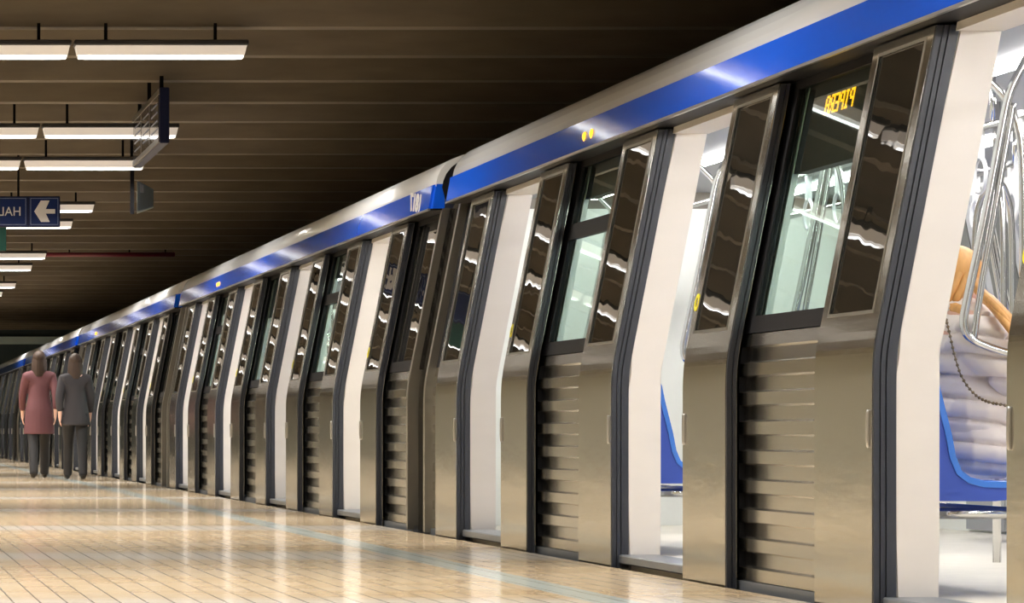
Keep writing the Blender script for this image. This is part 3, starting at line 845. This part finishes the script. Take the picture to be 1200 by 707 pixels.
# ---- two people walking far down the platform
def walker(name, loc, hgt, coat, hair, label, stride, long_coat):
    s_ = hgt/1.70
    sk = Skel(); V = lambda x, y, z: Vector((x*s_, y*s_, z*s_))
    sk.add('pelvis', V(0,0,.93), (.11,.09)); sk.add('waist', V(0,.0,1.08), (.115,.09), 'pelvis'); sk.add('chest', V(0,.0,1.27), (.135,.10), 'waist'); sk.add('upper', V(0,-.005,1.39), (.10,.075), 'chest')
    sk.add('neck', V(0,.0,1.46), .048, 'upper'); sk.add('head', V(0,.01,1.53), .05, 'neck')
    for s, nm in ((-1,'l'), (1,'r')):
        sw = s*stride
        sk.add(nm+'sh', V(s*.165,0,1.37), .055, 'upper'); sk.add(nm+'el', V(s*.215,-sw*.25-.02,1.11), .042, nm+'sh'); sk.add(nm+'wr', V(s*.21,-sw*.5+.05,.88), .027, nm+'el')
        hand(sk, nm+'wr', nm+'h', Vector((0, .12, -1)), Vector((-s, .2, 0)), Vector((0, 1, 0)), .35, s_)
        sk.add(nm+'hip', V(s*.085,0,.86), .075, 'pelvis'); sk.add(nm+'kn', V(s*.085,sw*.45+.03,.49), .058, nm+'hip'); sk.add(nm+'an', V(s*.085,sw*.9-.02,.085 if sw > 0 else .10), .037, nm+'kn')
        sk.add(nm+'to', V(s*.095,sw*.9+.13,.035), .028, nm+'an')
    fx, hl2, R2 = head_extra(V(0,.02,1.585), Vector((0,1,0)), Vector((0,0,1)), s_)
    body = link('person', skin_mesh(sk.v, sk.e, sk.r, 2, fx, .009), 'skin', smooth=True)
    body.location = loc; tag(body, label, 'person')
    bm = nb()
    for k in (-1, 1): ell(bm, hl2(k*.031,.079,0), (.012,.008,.008), None, 10)
    link('eyes', bm, 'eye', body, True)
    sk = Skel(); low = .60 if long_coat else .74
    sk.add('p', V(0,0,.92), (.165,.135)); sk.add('w', V(0,0,1.08), (.145,.12), 'p'); sk.add('c', V(0,0,1.27), (.16,.125), 'w'); sk.add('u', V(0,-.005,1.39), (.12,.09), 'c'); sk.add('n', V(0,0,1.47), .065, 'u')
    for s, nm in ((-1,'l'), (1,'r')):
        sw = s*stride
        sk.add(nm+'s', V(s*.17,0,1.365), .072, 'u'); sk.add(nm+'e', V(s*.22,-sw*.25-.02,1.11), .060, nm+'s'); sk.add(nm+'w', V(s*.213,-sw*.47+.04,.91), .046, nm+'e')
    def skirt(bm):
        n = 24; prev = None
        for z, rx, ry in ((1.30, .13, .10), (1.08, .15, .125), (.92, .185, .155), (low, .205, .19)):
            ring = [bm.verts.new(V(rx*math.cos(2*math.pi*k/n), ry*math.sin(2*math.pi*k/n), z)) for k in range(n)]
            if prev:
                for k in range(n): bm.faces.new((prev[k], prev[(k+1)%n], ring[(k+1)%n], ring[k]))
            else: bm.faces.new(ring)
            prev = ring
        bm.faces.new(prev)
    link('coat', skin_mesh(sk.v, sk.e, sk.r, 2, skirt, .010), coat, body, True)
    sk = Skel(); sk.add('p', V(0,0,.88), (.10,.09))
    for s, nm in ((-1,'l'), (1,'r')):
        sw = s*stride
        sk.add(nm+'h', V(s*.085,0,.84), .108, 'p'); sk.add(nm+'k', V(s*.085,sw*.45+.03,.49), .072, nm+'h'); sk.add(nm+'a', V(s*.085,sw*.9-.02,.095), .062, nm+'k'); sk.add(nm+'b', V(s*.086,sw*.9-.02,.05), .062, nm+'a')
    link('trousers', skin_mesh(sk.v, sk.e, sk.r, 2), 'trousers_dark', body, True)
    for s in (-1, 1):
        sw = s*stride
        sk = Skel(); sk.add('a', V(s*.088,sw*.9-.03,.055), (.044,.042)); sk.add('t', V(s*.095,sw*.9+.15,.036), (.034,.028), 'a')
        link('shoe', skin_mesh(sk.v, sk.e, sk.r, 2), 'shoe_black', body, True)
    bm = nb(); ell(bm, hl2(0,-.022,.035), (.086*s_,.098*s_,.092*s_), None, 20)
    for k in range(18):
        a = math.pi*(1.08 + .84*k/17)
        tube(bm, [hl2(.07*math.cos(a), .075*math.sin(a)-.01, .05), hl2(.088*math.cos(a), .10*math.sin(a), -.05), hl2(.09*math.cos(a), .085*math.sin(a)-.015, -.15), hl2(.08*math.cos(a), .07*math.sin(a)-.03, -.22)], .018*s_, n=6)
    link('hair', bm, hair, body, True)
    return body
walker('walker', (2.50, 46.0, 0), 1.72, 'coat_rose', 'hair_brown', 'person walking away far down the platform in a dusky rose coat', .30, True)
walker('walker', (2.92, 45.0, 0), 1.66, 'coat_grey', 'hair_brown', 'person walking away far down the platform in a dark grey coat', -.28, False)

# ------------------------------------------------------------------ camera, world, view
cam = bpy.data.cameras.new('camera'); co = bpy.data.objects.new('camera', cam); C.objects.link(co)
co.location = (0, 0, EYE); co.rotation_euler = (math.pi/2, 0, 0)
cam.sensor_width = 36; cam.sensor_fit = 'HORIZONTAL'; cam.lens = F/1200*36
cam.shift_x = (600 - VX)/1200; cam.shift_y = (VY - 353.5)/1200
cam.clip_end = 300
bpy.context.scene.camera = co
w = bpy.data.worlds.new('world'); bpy.context.scene.world = w; w.use_nodes = True
w.node_tree.nodes['Background'].inputs[0].default_value = (.02, .018, .016, 1); w.node_tree.nodes['Background'].inputs[1].default_value = .3
sc = bpy.context.scene
vs = sc.view_settings; vs.view_transform = 'Standard'; vs.look = 'None'; vs.gamma = 1; vs.use_curve_mapping = False; vs.exposure = 0.0
cy = sc.cycles
cy.use_denoising = True; cy.max_bounces = 8; cy.diffuse_bounces = 4; cy.glossy_bounces = 5; cy.transparent_max_bounces = 12
cy.sample_clamp_indirect = 6; cy.caustics_reflective = False; cy.caustics_refractive = False
